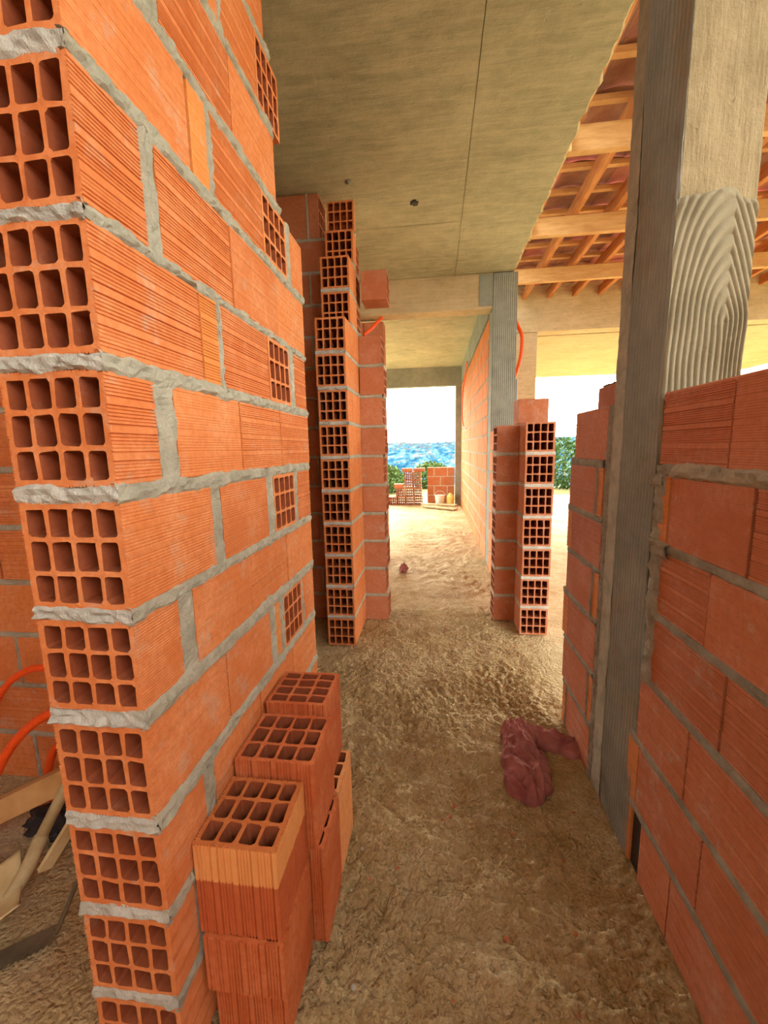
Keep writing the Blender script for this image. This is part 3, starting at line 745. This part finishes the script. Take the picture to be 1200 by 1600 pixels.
hose([(.53, 7.3, 2.70), (.52, 7.6, 2.55), (.505, 7.9, 2.30), (.50, 8.0, 2.0), (.505, 7.95, 1.78), (.52, 7.8, 1.66), (.545, 7.6, 1.62)], .011, 'thin red conduit hanging along the long right wall', 60)
hose([(-.50, 3.04, 2.095), (-.455, 3.07, 2.14), (-.41, 3.08, 2.185), (-.37, 3.08, 2.22)], .012, 'red conduit stub poking from the gap under the jutting brick', 20)
for i, x in enumerate((.835, .868)):
    mb = MB(); mb.tube([(x, 4.72, 0), (x, 4.72, 2.0)], .012, 'grey_plastic', 8)
    tag(mb.build('electrical_conduit', loc=(x, 4.72, 0)), ['left of the pair of upright grey conduits by the ribbed column', 'right of the pair of upright grey conduits by the ribbed column'][i], 'conduit')
for (x, z0, z1) in ((.40, 1.95, 2.61), (.37, 2.40, 2.61)):
    mb = MB(); mb.tube(spline([(x, 9.42, z1), (x-.02, 9.42, (z0+z1)/2+.1), (x+.01, 9.42, (z0+z1)/2-.1), (x+.03, 9.42, z0)], 20), .006, 'dark', 6)
    tag(mb.build('cable', loc=(x, 9.42, z1)), 'long dark cable dangling from the beam over the opening' if z0 < 2 else 'short dark cable dangling from the beam over the opening', 'cable')

# ================================================================== tools on the floor at the left
sh = empty('shovel', (-1.2, .85, 0)); tag(sh, 'mortar-caked shovel with grey wooden handle, blade at the left edge', 'shovel')
mb = MB()
def pan(u, v):
    a = (u-.5)*2; L = .33; w_ = .105*(1-.35*(v**3)); y_ = v*L
    p = Vector((a*w_, y_, .028*a*a*(1-.3*v)+.004)); d = Vector((-.62, -.66, 0)).normalized(); s_ = Vector((-d.y, d.x, 0))
    q = Vector((-1.20, .885, .045)) + d*p.y + s_*p.x; q.z = .012 + p.z + .10*(1-v)**2*.5; return tuple(q)
mb.grid(pan, 20, 24, 'pan')
bl = part(mb, 'blade', sh, True); md = bl.modifiers.new('solid', 'SOLIDIFY'); md.thickness = .004
mb = MB(); mb.tube(spline([(-1.215, .86, .045), (-1.215, .92, .08), (-1.215, .975, .135)], 8), [.020]*9, 'pole_wood', 12); part(mb, 'socket', sh, True)
mb = MB(); mb.tube([(-1.215, .97, .13), (-1.17, 1.045, .265), (-1.10, 1.10, .40), (-.95, 1.15, .66)], .017, 'pole_wood', 14); part(mb, 'handle', sh, True)
mb = MB(); mb.bar((-1.64, 1.00, .045), (-1.15, 1.07, .28), .03, .075, 'plank_wood', (0, 0, 1)); tag(mb.build('plank', loc=(-1.4, 1.03, 0)), 'brown plank leaning at the left edge behind the shovel', 'plank')
mb = MB(); mb.tube([(-1.26, 1.13, .10), (-1.17, 1.13, .27), (-1.05, 1.14, .48)], [.012, .016, .018], 'pole_wood', 10); tag(mb.build('wooden_stick', loc=(-1.26, 1.13, 0)), 'thin weathered stick resting on the brown plank', 'stick')
mb = MB(); mb.bar((-1.17, .93, .07), (-1.07, .99, .24), .036, .012, 'pan', (1, -.4, 0)); mb.bar((-1.07, .99, .24), (-.93, 1.06, .45), .03, .012, 'pan', (1, -.4, 0))
tag(mb.build('wooden_lath', loc=(-1.1, .95, 0)), 'pale splintered lath between shovel handle and wall end', 'lath')
mb = MB(); mb.tube([(-1.03, .82, .01), (-.98, .88, .16), (-.90, .96, .36)], .006, 'steel', 8); tag(mb.build('steel_rod', loc=(-1.03, .82, 0)), 'thin dark steel rod leaning behind the bottom of the wall end', 'rod')
mb = MB()
for q in range(14):
    a = Vector((-1.16, .69, .012)).lerp(Vector((-1.02, .80, .012)), q/14); b = Vector((-1.16, .69, .012)).lerp(Vector((-1.02, .80, .012)), (q+1)/14); m_ = (a+b)/2 + Vector((.006, -.008, 0))
    i = [mb.vert(p) for p in (a, m_, b, b+Vector((-.03, .035, 0)), a+Vector((-.03, .035, 0)))]; j = [mb.vert(Vector(p)+Vector((0, 0, .002))) for p in (a, m_, b, b+Vector((-.03, .035, 0)), a+Vector((-.03, .035, 0)))]
    mb.face(i[::-1], 'steel'); mb.face(j, 'steel')
    for k in range(5): mb.face((i[k], i[(k+1) % 5], j[(k+1) % 5], j[k]), 'steel')
tag(mb.build('saw_blade', loc=(-1.1, .75, 0)), 'toothed steel saw blade lying on the shaded floor', 'saw')
mb = MB(); blob(mb, (-1.31, 1.12, .04), .085, 'dark', (1.3, .8, .5), .6, 14, 4)
tag(mb.build('plastic_bag', loc=(-1.33, 1.08, 0)), 'crumpled black plastic under the brown plank', 'bag')

# ================================================================== crumpled cloth
def smooth(a, b, x): t_ = min(1, max(0, (x-a)/(b-a))); return t_*t_*(3-2*t_)
def capsule(px, py, ax, ay, bx, by, r):
    dx, dy = bx-ax, by-ay; t_ = max(0, min(1, ((px-ax)*dx+(py-ay)*dy)/(dx*dx+dy*dy))); return math.hypot(px-ax-t_*dx, py-ay-t_*dy)/r, t_
mb = MB(); N_ = 190; X0, X1, Y0, Y1 = .22, .63, 1.34, 1.86; H_ = {}
for i in range(N_+1):
    for j in range(N_+1):
        x = X0+(X1-X0)*i/N_; y = Y0+(Y1-Y0)*j/N_; wx = .018*fn(x, y, 0, 11)+.008*fn(x, y, 1, 34)
        d1, _ = capsule(x+wx, y+wx, .335, 1.44, .365, 1.74, .072); d2, _ = capsule(x+wx, y-wx, .40, 1.76, .575, 1.68, .050); d3, _ = capsule(x+wx, y, .395, 1.48, .41, 1.58, .052)
        hgt = max(.075*math.sqrt(max(0, 1-d1*d1)), .048*math.sqrt(max(0, 1-d2*d2)), .050*math.sqrt(max(0, 1-d3*d3)))
        if hgt > .001:
            q = 1-abs(fn(x+.6*y+.04*fn(x, y, 5, 8), y*.55, 2, 17)); q2 = 1-abs(fn(x*1.3-.5*y, y, 7, 28)); fa = abs(math.sin((x*(1.0)+.25*y)*62 + 5*fn(x, y*.6, 3, 7))); hgt = hgt*.62 + smooth(0, .03, hgt)*(.020*q**3+.007*q2**3+.022*(1-fa)**1.5 if d1 < min(d2, 1) else .020*q**3+.020*(1-abs(math.sin((y+.5*x)*70+5*fn(x, y, 4, 8))))**1.5)
        H_[i, j] = (x, y, hgt)
ids = {}
def vid(i, j):
    if (i, j) not in ids: ids[i, j] = mb.vert((H_[i, j][0], H_[i, j][1], max(H_[i, j][2], 0)-.002))
    return ids[i, j]
for i in range(N_):
    for j in range(N_):
        if max(H_[a][2] for a in ((i, j), (i+1, j), (i+1, j+1), (i, j+1))) > .002: mb.face([vid(i, j), vid(i+1, j), vid(i+1, j+1), vid(i, j+1)], 'cloth')
tag(mb.build('cloth', loc=(.38, 1.6, 0), smooth=True), 'crumpled mauve cloth dropped on the floor against the right wall', 'cloth')
# small dark rag further up the passage
mb = MB(); blob(mb, (-.335, 4.25, .03), .07, 'cloth', (.6, 1, .7), .5, 12, 2)
tag(mb.build('rag', loc=(-.335, 4.25, 0)), 'small dark rag at the foot of the left cross wall', 'rag')
# crumbs
random.seed(21); mb = MB()
pts = [(-.25, 1.02, 1), (-.20, .80, 1), (-.24, 1.15, 1), (-.02, 2.3, 0), (.16, 1.9, 0), (.05, 1.3, 0), (.3, 2.2, 0), (-.12, 1.1, 0)]
for i in range(60):
    if i < len(pts): x, y, kk = pts[i]
    else: x, y, kk = random.uniform(-.28, .55), random.uniform(.7, 4.5), random.choice((0, 0, 1))
    blob(mb, (x, y, .003), random.uniform(.003, .008), ['brick_red', 'mortar_pale'][kk], (1, 1, .7), .6, 4, i)
tag(mb.build('rubble_crumbs'), 'crumbs of brick and mortar scattered on the passage floor', 'rubble', kind='stuff')

# ================================================================== outdoors
mb = MB()
def terr(u, v):
    a = u*2*math.pi; r = 6*(900/6)**v; x, y = r*math.cos(a), 3+r*math.sin(a)
    z = -.5 if r < 12 else -.5 - 5.5*smooth(12, 70, r) + 15*smooth(90, 420, r)*(.85+.25*fn(a*3, 0, r*.004)) + 1.5*fn(x, y, 0, .02)*smooth(30, 90, r)
    return (x, y, z)
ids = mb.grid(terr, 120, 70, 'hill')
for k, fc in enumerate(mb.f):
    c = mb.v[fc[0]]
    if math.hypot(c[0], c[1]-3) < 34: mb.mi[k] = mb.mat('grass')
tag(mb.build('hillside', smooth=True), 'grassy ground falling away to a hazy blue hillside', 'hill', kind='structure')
mb = MB(); random.seed(3)
for i in range(900):
    a = random.uniform(.2, .8)*math.pi; r = random.uniform(140, 420); x, y = r*math.cos(a), 3+r*math.sin(a)
    u = a/(2*math.pi); v = math.log(r/6)/math.log(150); z = terr(u, v)[2]; s_ = random.uniform(.6, 1.7)*r/300
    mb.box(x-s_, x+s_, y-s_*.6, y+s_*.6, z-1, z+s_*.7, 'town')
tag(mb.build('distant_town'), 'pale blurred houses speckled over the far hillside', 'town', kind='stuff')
def shrub(x, y, r, h, label, mat, z0=-.8):
    root = empty('shrub', (x, y, z0)); tag(root, label, 'shrub', 'shrubs beyond the terrace')
    mb = MB(); mb.tube([(x, y, z0-.6), (x+.05, y, z0+h*.5)], [.07, .03], 'pole_wood', 6); part(mb, 'trunk', root)
    mb = MB()
    for _ in range(int(2200*r)):
        d = Vector((random.gauss(0, 1), random.gauss(0, 1), random.gauss(0, 1))).normalized()*random.uniform(.45, 1)**.5
        c = Vector((x+d.x*r, y+d.y*r, z0+h*.55+d.z*h*.5)); n_ = Vector((random.gauss(0, 1), random.gauss(0, 1), random.gauss(0, 1))).normalized(); u_ = n_.orthogonal().normalized(); v_ = n_.cross(u_); q = random.uniform(.05, .12)
        mb.face([mb.vert(c+u_*q), mb.vert(c+v_*q*.5), mb.vert(c-u_*q), mb.vert(c-v_*q*.5)], mat)
    part(mb, 'foliage', root)
random.seed(11)
shrub(-2.4, 17, 1.2, 1.45, 'leafy shrub at the left of the far opening behind the brick pile', 'leaf_light')
shrub(-.2, 19.4, .9, 1.4, 'shrub showing above the brick pile in the far opening', 'leaf_light')
shrub(5.6, 19, 1.6, 2.3, 'dark green shrub seen between the right brick ends and near column', 'leaf')
